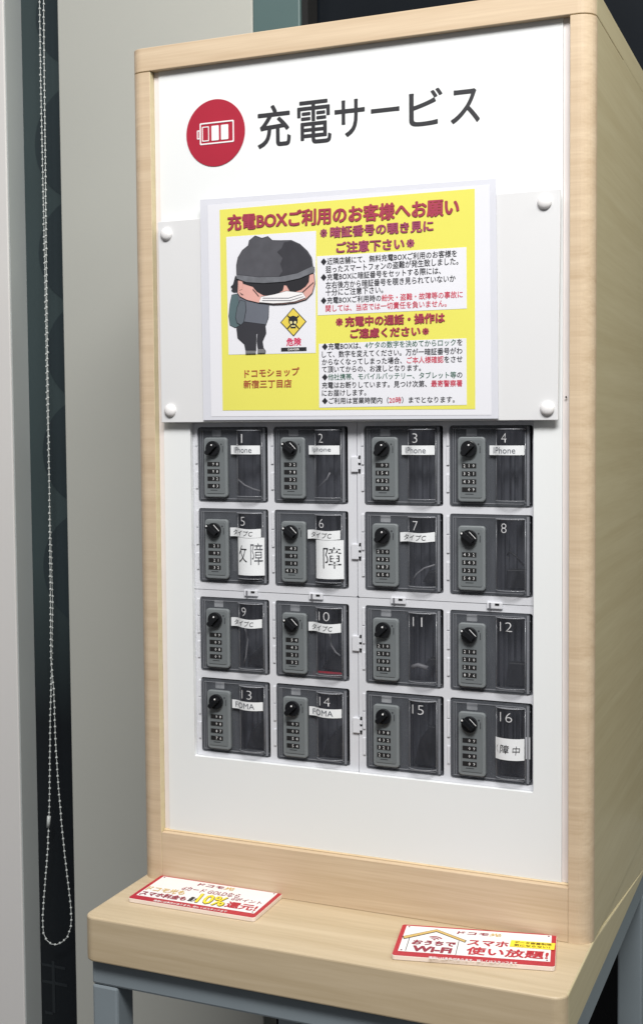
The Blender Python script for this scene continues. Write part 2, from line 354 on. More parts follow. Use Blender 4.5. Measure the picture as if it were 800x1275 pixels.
# battery pictogram on the badge
def ring(pts, w):
    """outline strip of width w inside polygon pts (2D, ccw or cw quad)"""
    c = Vector((sum(p[0] for p in pts)/len(pts), sum(p[1] for p in pts)/len(pts))); xs = [p[0] for p in pts]; zs = [p[1] for p in pts]
    W_, H_ = max(xs)-min(xs), max(zs)-min(zs)
    return [(c.x+(x-c.x)*(1-2*w/W_), c.y+(z-c.y)*(1-2*w/H_)) for x, z in pts]
YI = YB-.0007
def icon(pts, w=None, m=PWHITE, parent=bg, y=YI, name='battery_icon'):
    me = plate_mesh(name, pts, [ring(pts, w)] if w else [], y-.0001, y+.0002, [m]); return link(name, me, None, parent)
icon(rrect(.0530, .0912, .7003, .7217, .0012), .0013)
icon(rrect(.0498, .0532, .7062, .7150, .0008), .0010)
icon(rrect(.0556, .0634, .7035, .7180, .0008), .0009)
icon(rrect(.0662, .0744, .7035, .7180, .0008)); icon(rrect(.0768, .0850, .7035, .7180, .0008))
for ch, x0, x1, z0, z1 in (('充', .1166, .1525, .6905, .7318), ('電', .1595, .1952, .6905, .7318), ('サ', .1985, .2295, .6935, .7285), ('ー', .2357, .2642, .7128, .7172), ('ビ', .2735, .3060, .6965, .7300), ('ス', .3140, .3418, .6950, .7258)):
    if ch == 'ビ': x1 = .3062
    lettering((ch, INK), (x0, YB, z0), (x1, YB, z0), (x0, YB, z1), ki, bold=.013, res=5)
# locker frame seen through the opening: four modules of four openings each
CX = [(.0430, .1208), (.1286, .2070), (.2250, .3035), (.3108, .3893)]
RZ = [(.3448, .4192), (.2622, .3368), (.1713, .2461), (.0874, .1628)]
YF = .0125; SX, SZ = .2168, .2540
for a, b in ((0, 1), (2, 3)):
    for c, d in ((0, 1), (2, 3)):
        x0 = -.0 + (.030 if a == 0 else SX+.0003); x1 = SX-.0003 if a == 0 else .400
        z0 = (SZ+.0003) if c == 0 else .075; z1 = .4300 if c == 0 else SZ-.0003
        me = plate_mesh('locker_frame', rrect(x0, x1, z0, z1, .0015, 2), [rrect(CX[i][0]-.0004, CX[i][1]+.0004, RZ[j][0]-.0006, RZ[j][1]+.0006, .0022, 3) for i in (a, b) for j in (c, d)], YF, YF+.02, [FRAME])
        fr = link('locker_frame', me, None, ki)
        for i in (a, b):     # hinge tabs on the left edge of every opening
            for j in (c, d):
                for f in (.28, .62, .86):
                    zz = RZ[j][0]+.0748*f
                    MB().box(CX[i][0]-.0034, CX[i][0]-.0007, YF-.0012, YF+.001, zz-.0085, zz+.0085).build('hinge_tab', FRAME, fr, .0004)
cl = link('seam_backing', MB().box(.03, .40, YF+.0205, YF+.0215, .075, .43).mesh('seam_backing', [GAP]), None, ki)
cl.name = 'frame_backing'
for (x, z) in ((SX-.0005, .383), (SX-.0005, .2985), (SX-.0005, .209), (SX-.0005, .1285)):
    c_ = MB().box(x-.0052, x+.0022, YF-.0022, YF-.0001, z-.0075, z+.0075).build('frame_clip', FRAME, ki, .0006)
    MB().box(x+.0024, x+.0042, YF-.0006, YF-.0001, z-.0085, z+.0085).build('clip_slot', GAP, c_)
    MB().box(x+.0022, x+.0047, YF-.0018, YF-.0008, z-.0045, z-.0010).build('clip_tooth', FRAME, c_)
    MB().box(x+.0022, x+.0047, YF-.0018, YF-.0008, z+.0015, z+.0050).build('clip_tooth', FRAME, c_)
for (x, z) in ((.1015, SZ), (.1730, SZ), (.2590, SZ), (.3540, SZ)):
    c_ = MB().box(x-.0075, x+.0075, YF-.0022, YF-.0001, z-.0042, z+.0020).build('frame_clip', FRAME, ki, .0006)
    MB().box(x-.0050, x-.0032, YF-.0028, YF-.0023, z-.0040, z+.0014).build('clip_slot', mat('grey_clip_shadow_slot', (120, 120, 126)), c_)
    MB().box(x+.0006, x+.0046, YF-.0028, YF-.0023, z-.0006, z+.0010).build('clip_slot', GAP, c_)
# ------------------------------------------------------------------ lockers
LW, LH = .0780, .0747
CACHE = {}
def cm(key, fn):
    if key not in CACHE: CACHE[key] = fn()
    return CACHE[key]
BX0, BX1, BS = .575*LW, .925*LW, .0078     # raised half-round pocket
PY = -.0008                                # front of the smoked pane (local y, 0 = frame face)
def bsurf(x, extra=0.):
    u = (x-(BX0+BX1)/2)/((BX1-BX0)/2); u = max(-1, min(1, u))
    return PY-BS*math.sqrt(max(0, 1-u*u*.93))-extra
BZ0, BZ1 = .075*LH, .955*LH
def pane():
    return plate_mesh('smoked_pane', rrect(0, LW-.0016, 0, LH, .0022, 3), [rrect(BX0, BX1, BZ0, BZ1, .0005, 2)], PY, PY+.0016, [SMOKE])
def rimm():
    mb = MB()
    for x in (.0030, .0052): mb.box(x, x+.0006, PY-.0005, PY+.004, .003, LH-.003)
    mb.box(LW-.0044, LW-.0022, PY-.0006, PY-.0001, .0012, LH-.0012); mb.box(.003, LW-.007, PY-.0006, PY-.0001, .0022, .0030); mb.box(.003, LW-.007, PY-.0006, PY-.0001, LH-.0030, LH-.0024)
    mb.box(LW-.0064, LW-.0059, PY-.0006, PY-.0001, .003, LH-.003)
    mb.box(LW-.0070, LW-.0012, PY+.0002, PY+.0012, .0032, .0040); mb.box(LW-.0070, LW-.0012, PY+.0002, PY+.0012, LH-.0068, LH-.0058)
    return mb.mesh('door_edge', [RIM])
BZ0, BZ1 = .075*LH, .955*LH
def bulge():
    mb = MB(); n = 18; xs = [(BX0+BX1)/2-(BX1-BX0)/2*math.cos(math.pi*k/n) for k in range(n+1)]
    vs = [(x, bsurf(x), z) for z in (BZ0, BZ1) for x in xs]
    mb.add(vs, [(k, k+1, n+2+k, n+1+k) for k in range(n)], 0, True); return mb.mesh('half_round_pocket', [SMOKE2])
def brim():
    mb = MB(); n = 14; xs = [(BX0+BX1)/2-(BX1-BX0)/2*math.cos(math.pi*k/n) for k in range(n+1)]
    for z, r in ((BZ0, .00042), (BZ1, .0006)): mb.tube([(x, bsurf(x), z) for x in xs], r, 6)
    mb.tube([(BX0, PY-.0004, BZ0), (BX0, PY-.0004, BZ1)], .0006, 6); mb.tube([(BX1, PY-.0004, BZ0), (BX1, PY-.0004, BZ1)], .0005, 6)
    mb.add([(xs[k], bsurf(xs[k]), BZ1) for k in range(n+1)]+[(BX1, PY, BZ1-.0002), (BX0, PY, BZ1-.0002)], [tuple(range(n+3))])
    return mb.mesh('pocket_rim', [RIM])
def inner():
    mb = MB(); y1 = .062
    for a in ((-.0003, .0008, .002, y1, 0, LH), (LW, LW+.001, .002, y1, 0, LH)): mb.box(*a)
    mb.box(.0009, LW-.0001, .002, y1, -.0004, .0006); mb.box(.0009, LW-.0001, .002, y1, LH-.0006, LH+.0004); mb.box(0, LW, y1, y1+.001, 0, LH)
    return mb.mesh('locker_shell', [TINNER])
def ribs():
    mb = MB()
    x = .40*LW
    while x < LW-.006: w_ = random.uniform(.0012, .0048); mb.box(x, x+w_, random.uniform(.011, .015), .0170, .002, LH-.002); x += w_+random.uniform(.0015, .006)
    mb.box(.38*LW, LW-.002, .0171, .018, .001, LH-.001)
    return mb.mesh('ribbed_back', [TRIB])
KX0, KX1, KZ0, KZ1 = .112*LW, .452*LW, .055*LH, .862*LH
def lock():
    mb = MB().prism(rrect(KX0, KX1, KZ0, KZ1, .0035, 4), PY-.0042, PY-.0001); return mb.mesh('lock_body', [LOCK])
def lockface():
    mb = MB().prism(rrect(KX0+.0030, KX1-.0030, KZ0+.0040, KZ1-.0030, .0012, 3), PY-.0047, PY-.0043)
    mb.prism(circle(KX0+.0062, KZ1-.0068, .0008, 8), PY-.0050, PY-.0047, mi=1); mb.prism(circle(KX1-.0062, KZ1-.0068, .0008, 8), PY-.0050, PY-.0047, mi=1)
    for k in range(5):
        mb.box(KX1-.0052, KX1-.0042, PY-.0049, PY-.0047, KZ1-.0095-.0013*k, KZ1-.0088-.0013*k, 1)
        if k < 4: mb.box(KX0+.0040, KX0+.0048, PY-.0049, PY-.0047, KZ1-.0105-.0013*k, KZ1-.0098-.0013*k, 1)
    mb.box(.21*LW, .31*LW, PY-.0049, PY-.0047, .150*LH, .157*LH, 1)
    return mb.mesh('lock_faceplate', [LOCK2, mat('dark_grey_lock_print', (52, 54, 58), .5, noise=0)])
NX, NZ = .262*LW, .715*LH
def knob(kind):
    mb = MB(); y = PY-.0048; ang = math.radians(222 if kind == 'A' else 142)
    mb.prism(circle(NX, NZ, .0076, 28), y-.0035, y)
    ux, uz = math.cos(ang), math.sin(ang); vx, vz = -uz, ux
    def q(a, b): return (NX+ux*a+vx*b, NZ+uz*a+vz*b)
    mb.prism([q(-.0056, -.0022), q(-.0056, .0022), q(.0068, .0026), q(.0084, .0014), q(.0084, -.0014), q(.0068, -.0026)], y-.0068, y-.0034)
    if kind == 'A': mb.prism(circle(NX+.0012, NZ+.0034, .0009, 10), y-.0074, y-.0030, mi=1)  # small white dot high on the disc
    else:
        mb.prism(circle(*q(.0072, 0), .0009, 10), y-.0074, y-.0067, mi=1)
        mb.prism([q(-.0058, -.0042), q(-.0058, -.0037), q(.0030, -.0047), q(.0030, -.0052)], y-.0040, y-.0034, mi=1)
    return mb.mesh('lock_knob', [KNOB, mat('white_knob_mark', (235, 235, 235), .4, noise=0)])
def digit_window(s, k):
    mb = MB(); x0, x1 = .170*LW, .345*LW; zc = (.505-.0985*k)*LH
    mb.box(x0, x1, PY-.0051, PY-.0048, zc-.0021, zc+.0021)
    me = mb.mesh('code_window', [GAP, DIG]); b = bmesh.new(); b.from_mesh(me)
    for f in b.faces: f.material_index = 0
    for i, ch in enumerate(s[::-1]):
        tm, (a0, c0, a1, c1) = text_mesh((ch, DIG), res=1)
        hh = .0029; sc = hh/(c1-c0); w = (a1-a0)*sc; xc = x1-.0024-i*.0044
        vs = [b.verts.new((xc-w/2+(v.co.x-a0)*sc, PY-.0053, zc-hh/2+(v.co.y-c0)*sc)) for v in tm.vertices]
        for p in tm.polygons:
            try: f = b.faces.new([vs[j] for j in p.vertices]); f.material_index = 1
            except ValueError: pass
        bpy.data.meshes.remove(tm)
    b.to_mesh(me); b.free(); return me
def strip(x0, x1, z0, z1, extra, n=16, flat=.8, wob=0., y0=None):
    """tape or paper that follows the half-round pocket and stands off beside it"""
    def yy(x): 
        return bsurf(x, extra) if BX0 < x < BX1 else PY-extra-.0002-BS*.26
    def ys(x):
        s = 0; 
        for d in (-2, -1, 0, 1, 2): s += yy(x+d*.0016)
        return min(s/5, yy(x)-0.0) if BX0 < x < BX1 else s/5
    xs = [x0+(x1-x0)*k/n for k in range(n+1)]
    vs = [(x, (ys(x) if y0 is None else y0+ys(x)-PY), z+wob*math.sin(k*.45)) for z in (z0, z1) for k, x in enumerate(xs)]
    return [(k, k+1, n+2+k, n+1+k) for k in range(n)], vs, ys
LOCKERS = {
 1: ('A', ['98', '98', '32', '43'], 'IPhone'), 2: ('B', ['32', '98', '32', '21'], 'Iphone'), 3: ('A', ['09', '154', '432', '09'], 'IPhone'), 4: ('A', ['210', '321', '432', '09'], 'IPhone'),
 5: ('B', ['21', '09', '21', '32'], 'タイプC'), 6: ('B', ['43', '09', '10', '432'], 'タイプC'), 7: ('A', ['210', '432', '987', '654'], 'タイプC'), 8: ('B', ['432', '543', '321', '543'], None),
 9: ('A', ['09', '09', '08', '09'], 'タイプC'), 10: ('B', ['54', '43', '21', '32'], 'タイプC'), 11: ('A', ['210', '210', '109', '198'], None), 12: ('B', ['210', '210', '210', '876'], None),
 13: ('A', ['98', '98', '87', '76'], 'FOMA'), 14: ('A', ['09', '09', '54', '54'], 'FOMA'), 15: ('A', ['198', '432', '321', '210'], None), 16: ('B', ['09', '09', '09', '09'], None)}
DESC = {1: 'smoked locker numbered 1, IPhone label, at the top left of the kiosk', 2: 'smoked locker numbered 2, between lockers 1 and 3 of the top row',
 3: 'smoked locker numbered 3, right of the middle seam in the top row', 4: 'smoked locker numbered 4, IPhone label, at the top right corner',
 5: 'smoked locker numbered 5 holding a white handwritten fault note', 6: 'smoked locker numbered 6 holding a white note with one large character',
 7: 'smoked locker numbered 7 with a tilted tape label and a pale cable', 8: 'smoked locker numbered 8 without any label, second row right end',
 9: 'smoked locker numbered 9 with a wavy tape label, left end of third row', 10: 'smoked locker numbered 10 with a red band showing at its bottom',
 11: 'smoked locker numbered 11 without a label, pale plug inside', 12: 'smoked locker numbered 12 without a label, black plug inside',
 13: 'smoked locker numbered 13 with a FOMA label, bottom left corner', 14: 'smoked locker numbered 14 with a FOMA label in the bottom row',
 15: 'smoked locker numbered 15 without a label, dark wedge inside', 16: 'smoked locker numbered 16 wrapped in a white paper band, bottom right corner'}
for num in range(1, 17):
    kd, codes, lab = LOCKERS[num]; r, c = (num-1)//4, (num-1) % 4
    if True: c = (num-1) % 4; r = (num-1)//4
    t = empty('charging_locker', (CX[c][0], YF, RZ[r][0]), DESC[num], 'locker', 'charging lockers in the kiosk')
    link('ribbed_back', ribs(), None, t)
    for nm, fn in (('locker_shell', inner), ('half_round_pocket', bulge)): link(nm, cm(nm, fn), None, t)
    dr = link('door', cm('door', pane), None, t); link('door_edge', cm('door_edge', rimm), None, dr)
    pk = [o for o in t.children if o.name.startswith('half_round_pocket')][0]; link('pocket_rim', cm('pocket_rim', brim), None, pk)
    lk = link('lock_body', cm('lock', lock), None, t); q = lk.modifiers.new('bevel', 'BEVEL'); q.width = .0011; q.segments = 2; q.limit_method = 'ANGLE'; q.angle_limit = math.radians(50)
    link('lock_faceplate', cm('lockface', lockface), None, lk)
    kb = link('lock_knob', cm('knob'+kd, lambda: knob(kd)), None, lk); q = kb.modifiers.new('bevel', 'BEVEL'); q.width = .0005; q.segments = 2; q.limit_method = 'ANGLE'; q.angle_limit = math.radians(50)
    for k, s in enumerate(codes): link('code_window', digit_window(s, k), None, lk)
    if num not in (5, 6, 8): MB().prism(rrect(.200*LW, .330*LW, .875*LH, .965*LH, .0006, 2), .0006, .0012).build('reflection_patch', REFL, t)  # reflection in the smoked pane, put in as a pale plate
    # number printed on the pocket
    w = .0052 if num < 10 else .0118; xc = .690*LW if num < 10 else .715*LW
    if num == 1: w = .0015
    if num == 11: w = .0098
    z0 = .790*LH; z1 = z0+.0088
    lettering((str(num), NUM), (xc-w/2, 0, z0), (xc+w/2, 0, z0), (xc-w/2, 0, z1), t, 'number', fn=lambda P: Vector((P.x, bsurf(P.x, .0004), P.z)), bold=-.018, res=4)
    if lab:
        x0, x1, z0, z1 = .475*LW, .925*LW, .638*LH, .755*LH
        if num in (1, 2, 3, 4): x0 += .002
        wb = 0 if r in (0, 3) else .0004
        fs, vs, ys = strip(x0, x1, z0, z1, .0006, wob=wb); tilt = {7: -.0010, 5: 0.0006, 9: .0004}.get(num, 0)
        vs = [(x, y, z+tilt*(x-x0)/(x1-x0)*-1) for x, y, z in vs]
        sk = MB().add(vs, fs, 0, True).build('name_sticker', STK, t)
        m2 = mat('blue_grey_label_ink', (84, 88, 98), .5) if lab[0] in 'IF' else BLK
        a0, a1 = x0+.0040, x1-.0075; h0, h1 = z0+.0016, z1-.0016
        lettering((lab, m2), (a0, 0, h0), (a1, 0, h0), (a0, 0, h1), sk, fn=lambda P: Vector((P.x, ys(P.x)-.0003, P.z+wb*math.sin((P.x-x0)/(x1-x0)*16*.45)-tilt*(P.x-x0)/(x1-x0))), bold=-.006, res=3, shear=(.15 if lab[0] == 'タ' else 0))
    # papers inside
    if num in (5, 6):
        fs, vs, ys = strip(.60*LW, .965*LW, .125*LH, .632*LH, .0003); n_ = MB().add(vs, fs, 0, True)
        pp = n_.build('paper_note', NOTE, t)
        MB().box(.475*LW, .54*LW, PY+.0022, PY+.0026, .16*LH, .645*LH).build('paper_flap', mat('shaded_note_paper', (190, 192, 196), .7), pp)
        f = lambda P: Vector((P.x, ys(P.x)-.0004, P.z))
        if num == 5:
            lettering(('攵', BLK), (.625*LW, 0, .30*LH), (.75*LW, 0, .30*LH), (.625*LW, 0, .53*LH), pp, fn=f, bold=-.008)
            lettering(('障', mat('faded_pen_ink', (92, 94, 100), .6)), (.80*LW, 0, .27*LH), (.945*LW, 0, .27*LH), (.80*LW, 0, .56*LH), pp, fn=f, bold=-.008)
        else:
            lettering(('障', BLK), (.715*LW, 0, .265*LH), (.935*LW, 0, .265*LH), (.715*LW, 0, .545*LH), pp, fn=f, bold=-.008)
    if num == 16:
        fs, vs, ys = strip(.575*LW, .925*LW, .315*LH, .585*LH, .0004); pp = MB().add(vs, fs, 0, True).build('paper_band', NOTE, t)
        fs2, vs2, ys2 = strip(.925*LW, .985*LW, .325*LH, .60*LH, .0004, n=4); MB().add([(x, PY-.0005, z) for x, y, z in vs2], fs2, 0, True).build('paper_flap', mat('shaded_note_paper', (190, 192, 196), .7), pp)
        f = lambda P: Vector((P.x, ys(P.x)-.0004, P.z))
        lettering(('障', BLK), (.635*LW, 0, .395*LH), (.755*LW, 0, .395*LH), (.635*LW, 0, .505*LH), pp, fn=f, bold=.004, shear=.1)
        lettering(('中', BLK), (.795*LW, 0, .385*LH), (.88*LW, 0, .385*LH), (.795*LW, 0, .495*LH), pp, fn=f, bold=-.004, shear=.1)
        lettering(('く', BLK), (.590*LW, 0, .40*LH), (.612*LW, 0, .40*LH), (.590*LW, 0, .50*LH), pp, fn=f, bold=-.01)
    cab = {1: [(.56, .30), (.66, .22), (.78, .17), (.88, .145)], 7: [(.62, .15), (.66, .22), (.76, .30), (.9, .35)], 9: [(.64, .60), (.68, .45), (.65, .22), (.62, .12)], 10: [(.74, .60), (.76, .45), (.82, .36), (.88, .32)],
           11: [(.60, .24), (.68, .27), (.80, .24)], 8: [(.70, .50), (.72, .55), (.80, .50), (.90, .38)], 2: [(.60, .20), (.72, .32), (.76, .4)], 3: [(.60, .30), (.64, .25)]}.get(num)
    if cab and num != 3: MB().tube([(x*LW, .0012, z*LH) for x, z in cab], .0009 if num != 11 else .0022, 7).build('charging_cable', CABLE if num not in (8,) else DEV, t)
    dev = {7: [(.72, .12), (.92, .10), (.92, .27), (.80, .26)], 9: [(.66, .1), (.92, .08), (.92, .40), (.80, .32), (.68, .22)], 11: [(.74, .25), (.90, .26), (.92, .36), (.80, .36)], 12: [(.66, .08), (.92, .08), (.92, .38), (.70, .38)],
           13: [(.62, .08), (.92, .08), (.92, .55), (.80, .42), (.68, .30)], 14: [(.60, .08), (.92, .08), (.92, .56), (.78, .42), (.66, .26)], 15: [(.60, .08), (.92, .08), (.92, .62), (.80, .60), (.68, .42)], 10: [(.60, .12), (.92, .10), (.92, .45), (.72, .30)], 8: [(.66, .08), (.92, .08), (.92, .33), (.68, .32)], 16: [(.6, .08), (.92, .08), (.92, .3), (.6, .3)]}.get(num)
    if dev: MB().prism([(x*LW, z*LH) for x, z in dev], .004, .0125).build('charging_plug', DEV, t, .0012)
    if num == 10: MB().prism(rrect(.50*LW, .90*LW, .025*LH, .095*LH, .0018, 3), .0012, .0024).build('red_band', REDP, t)
# ------------------------------------------------------------------ white sign plate on four pins
YP = -.0010
sp = empty('sign_plate', (.212, YP, .526), 'blank white acrylic plate held by four round white pins across the kiosk board', 'sign plate')
O = Vector(sp.location)
c4 = [(0.00754,0.62674),(0.41769,0.62766),(0.41556,0.42393),(0.00824,0.42468)]
MB().prism([(x-O.x, z-O.z) for x, z in c4], YP-O.y, YP+.0028-O.y).build('plate', PLATE, sp, .0005)
for x, z in [(0.01741,0.61378),(0.40343,0.61684),(0.01906,0.43676),(0.40621,0.43436)]:
    MB().ball((x-O.x, YP-.0008-O.y, z-O.z), .0065, 20, 10, (1, .55, 1)).build('pin', PWHITE, sp)
    MB().prism(circle(x-O.x, z-O.z, .003, 12), YP+.0029-O.y, RB-O.y).build('spacer', PWHITE, sp)
MB().ball((.4215, RB-.0012, .4445), .0009, 10, 6).build('screw', GAP, ki)
# ------------------------------------------------------------------ laminated notice
YN = -.0026
no = empty('laminated_notice', (.208, YN, .53), 'laminated yellow notice with a masked man drawing taped over the white plate', 'notice')
O = Vector(no.location)
def quad(pts, y, m, name, parent=no, th=.0001, O_=None, bev=0):
    return MB().prism([(a-O.x, b-O.z) for a, b in pts], y-O.y, y+th-O.y).build(name, m, parent)
lam = [(0.05717,0.64474),(0.35936,0.64087),(0.36144,0.42580),(0.05751,0.42673)]
quad(lam, YN, FILM, 'laminate_film', th=.0006)
quad([(0.06568,0.63900),(0.35339,0.63600),(0.35505,0.42913),(0.06668,0.43026)], YN-.0002, PAPER, 'paper_sheet')
ye = quad([(0.07908,0.63332),(0.33966,0.63337),(0.33984,0.43454),(0.07979,0.43611)], YN-.0004, YEL, 'yellow_print')
quad([(0.08612,0.60640),(0.18270,0.60591),(0.18138,0.49010),(0.08720,0.49105)], YN-.0006, YWHITE, 'text_box', ye)
quad([(0.18332,0.58181),(0.33183,0.58150),(0.33210,0.52605),(0.18364,0.52582)], YN-.0006, YWHITE, 'text_box', ye)
quad([(0.18466,0.49865),(0.33166,0.49914),(0.33191,0.43851),(0.18452,0.43767)], YN-.0006, YWHITE, 'text_box', ye)
YT = YN-.0008
def TXT(segs, b, **kw):
    a = [Vector((x, YT, z)) for x, z in b]; return lettering(segs, a[0], a[1], a[2], no, off=O, **kw)
def TITLE(w, m, b):
    TXT((w, BROWN), b, bold=.052, res=3)
    a = [Vector((x, YT-.0003, z)) for x, z in b]; dx = (a[1]-a[0]).normalized()*.00012; dz = Vector((0, 0, .00012))
    lettering((w, m), a[0]+dx+dz, a[1]-dx+dz, a[2]+dx-dz, no, off=O, bold=.026, res=3)
TITLE('充電BOXご利用のお客様へお願い', PUR, [(0.08761,0.61162),(0.32513,0.61048),(0.08784,0.62801)])
TITLE('暗証番号の覗き見に', PUR2, [(0.19724,0.59801),(0.30055,0.59749),(0.19733,0.60894)])
TITLE('ご注意下さい', PUR2, [(0.20342,0.58328),(0.27213,0.58307),(0.20351,0.59421)])
TITLE('充電中の通話・操作は', PUR, [(0.21187,0.51371),(0.31119,0.51375),(0.21195,0.52355)])
TITLE('ご遠慮ください', PUR, [(0.21714,0.50255),(0.28753,0.50260),(0.21722,0.51200)])
for mm, b in ((PUR2, [(0.18683,0.59905),(0.19434,0.59910),(0.18690,0.60737)]), (PUR2, [(0.27396,0.58428),(0.28199,0.58424),(0.27400,0.59239)]), (PUR, [(0.20235,0.51482),(0.20981,0.51485),(0.20242,0.52241)]), (PUR, [(0.28911,0.50351),(0.29576,0.50350),(0.28913,0.51015)])): TXT(('※', mm), b, bold=.02, res=3)
sb = dict(bold=.014, res=2)
TXT(('◆近隣店舗にて、無料充電BOXご利用のお客様を', BLK), [(0.18743,0.57284),(0.32282,0.57298),(0.18749,0.57967)], **sb)
TXT(('狙ったスマートフォンの盗難が発生致しました。', BLK), [(0.19237,0.56536),(0.32418,0.56601),(0.19244,0.57234)], **sb)
TXT(('◆充電BOXに暗証番号をセットする際には、', BLK), [(0.18729,0.55803),(0.30739,0.55818),(0.18735,0.56487)], **sb)
TXT(('左右後方から暗証番号を覗き見られていないか', BLK), [(0.19224,0.55057),(0.32146,0.55053),(0.19230,0.55740)], **sb)
TXT(('十分にご注意下さい。', BLK), [(0.19218,0.54373),(0.25078,0.54365),(0.19224,0.55057)], **sb)
TXT([('◆充電BOXご利用時の', BLK), ('紛失・盗難・故障等の事故に', RED)], [(0.18710,0.53612),(0.32830,0.53566),(0.18716,0.54282)], **sb)
TXT(('関しては、当店では一切責任を負いません。', RED), [(0.19205,0.52853),(0.31293,0.52832),(0.19211,0.53522)], **sb)
TXT([('◆充電BOXは、', BLK), ('4ケタの数字を決めてからロック', GREEN), ('を', BLK)], [(0.18796,0.49243),(0.32782,0.49234),(0.18802,0.49908)], **sb)
TXT(('して、数字を変えてください。万が一暗証番号がわ', BLK), [(0.18790,0.48517),(0.32781,0.48467),(0.18795,0.49167)], **sb)
TXT([('からなくなってしまった場合、', BLK), ('ご本人様確認', RED), ('をさせ', BLK)], [(0.18783,0.47790),(0.32779,0.47715),(0.18789,0.48440)], **sb)
TXT(('て頂いてからの、お渡しとなります。', BLK), [(0.18777,0.47101),(0.28779,0.47024),(0.18783,0.47736)], **sb)
TXT([('◆', BLK), ('他社携帯、モバイルバッテリー、タブレット等', GREEN), ('の', BLK)], [(0.18770,0.46350),(0.32775,0.46274),(0.18776,0.47001)], **sb)
TXT([('充電はお断りしています。見つけ次第、', BLK), ('最寄警察署', RED)], [(0.18763,0.45583),(0.32774,0.45520),(0.18769,0.46219)], **sb)
TXT(('にお届けします。', BLK), [(0.18757,0.44838),(0.23316,0.44837),(0.18762,0.45452)], **sb)
TXT([('◆ご利用は営業時間内（', BLK), ('20時', RED), ('）までとなります。', BLK)], [(0.18750,0.44086),(0.32040,0.44042),(0.18756,0.44723)], **sb)
TXT(('ドコモショップ', BROWN), [(0.10462,0.46776),(0.16387,0.46884),(0.10473,0.47602)], bold=.02, res=3)
TXT(('新宿三丁目店', BROWN), [(0.10343,0.45754),(0.15562,0.45755),(0.10353,0.46565)], bold=.02, res=3)
# the masked man and the danger sign, printed on the notice
dw = O
pic = [o for o in ye.children][0]
def fig(pts, lay, m, name='drawing'):
    y = YN-.0008-.00015*lay
    return quad(pts, y, m, name, pic, th=.00005)
def grow(pts, d):
    c = Vector((sum(p[0] for p in pts)/len(pts), sum(p[1] for p in pts)/len(pts))); out = []
    n = len(pts)
    for i in range(n):
        a, b, e = Vector(pts[i-1]), Vector(pts[i]), Vector(pts[(i+1) % n]); t = (e-a).normalized(); nn = Vector((t.y, -t.x))
        out.append((b.x+nn.x*d, b.y+nn.y*d))
    def area(q): return abs(sum(q[i-1][0]*q[i][1]-q[i][0]*q[i-1][1] for i in range(n)))
    if area(out) < area(pts): return grow(pts, -d)
    return out
def inked(pts, lay, m, name, d=.0006): fig(grow(pts, d), lay, BLK, 'ink_outline'); fig(pts, lay+.5, m, name)
inked([(0.09197,0.54932),(0.09931,0.55016),(0.10387,0.54349),(0.10642,0.53517),(0.10023,0.51897),(0.09488,0.51739),(0.08957,0.51995),(0.08835,0.52885),(0.08985,0.54058)], 0, PACK, 'backpack')
inked([(0.09799,0.55080),(0.13209,0.53991),(0.13127,0.52598),(0.12858,0.51885),(0.11480,0.51866),(0.10293,0.52216),(0.09893,0.52137),(0.10046,0.53660)], 1, JACK, 'jacket')
inked([(0.09688,0.51732),(0.10559,0.52229),(0.12793,0.51888),(0.12849,0.51092),(0.12446,0.50288),(0.12569,0.49582),(0.12004,0.49576),(0.11921,0.50305),(0.11997,0.51122),(0.11799,0.51070),(0.11739,0.49431),(0.10656,0.49463),(0.10532,0.50114),(0.09808,0.50726)], 2, TROU, 'trousers')
inked([(0.10122,0.54361),(0.10651,0.54220),(0.10706,0.53397),(0.10453,0.52233),(0.10157,0.51986),(0.09761,0.52201),(0.09608,0.52737),(0.09780,0.53671)], 3, mat('jacket_sleeve_print', (96, 104, 112)), 'sleeve')
for q_ in ([(0.10656,0.49439),(0.11739,0.49408),(0.11736,0.49138),(0.10652,0.49145)], [(0.12004,0.49552),(0.12634,0.49557),(0.12789,0.49342),(0.12761,0.49167),(0.11973,0.49166)]): inked(q_, 3, mat('grey_shoe_print', (120, 120, 122)), 'shoe')
fig([(0.09623,0.56831),(0.09950,0.56403),(0.10411,0.56146),(0.10200,0.55218),(0.09401,0.55197),(0.09136,0.55363),(0.09272,0.55556),(0.09075,0.55742),(0.09345,0.55964)], 4, mat('black_hair_print', (50, 50, 55)), 'hair')
inked([(0.09922,0.56288),(0.10346,0.56266),(0.11533,0.56148),(0.14787,0.56099),(0.17601,0.56528),(0.18043,0.56505),(0.18123,0.55644),(0.17837,0.54742),(0.17198,0.54176),(0.16048,0.53905),(0.14763,0.53823),(0.13727,0.53833),(0.12164,0.54053),(0.10851,0.54391),(0.10127,0.54752),(0.09866,0.55117)], 5, SKIN, 'face')
fig([(0.10411,0.56146),(0.12710,0.55972),(0.15044,0.56005),(0.16582,0.56237),(0.17627,0.56584),(0.17530,0.55788),(0.17210,0.55403),(0.16698,0.55083),(0.15930,0.54890),(0.15483,0.55026),(0.15168,0.55560),(0.14911,0.55619),(0.14777,0.55117),(0.13997,0.54749),(0.12696,0.54728),(0.11980,0.55111),(0.11526,0.55623),(0.10475,0.55967)], 7, mat('black_glasses_print', (46, 46, 50), .35), 'dark_glasses')
fig([(0.09945,0.56052),(0.10213,0.56249),(0.10449,0.56027),(0.10362,0.55445),(0.10069,0.55342)], 8, SKIN, 'ear')
inked([(0.12432,0.54589),(0.13868,0.54755),(0.15162,0.55018),(0.16058,0.54884),(0.16886,0.54787),(0.17199,0.54313),(0.16049,0.53997),(0.14764,0.53915),(0.13728,0.53914),(0.12230,0.54096)], 8, PWHITE, 'face_mask', .0004)
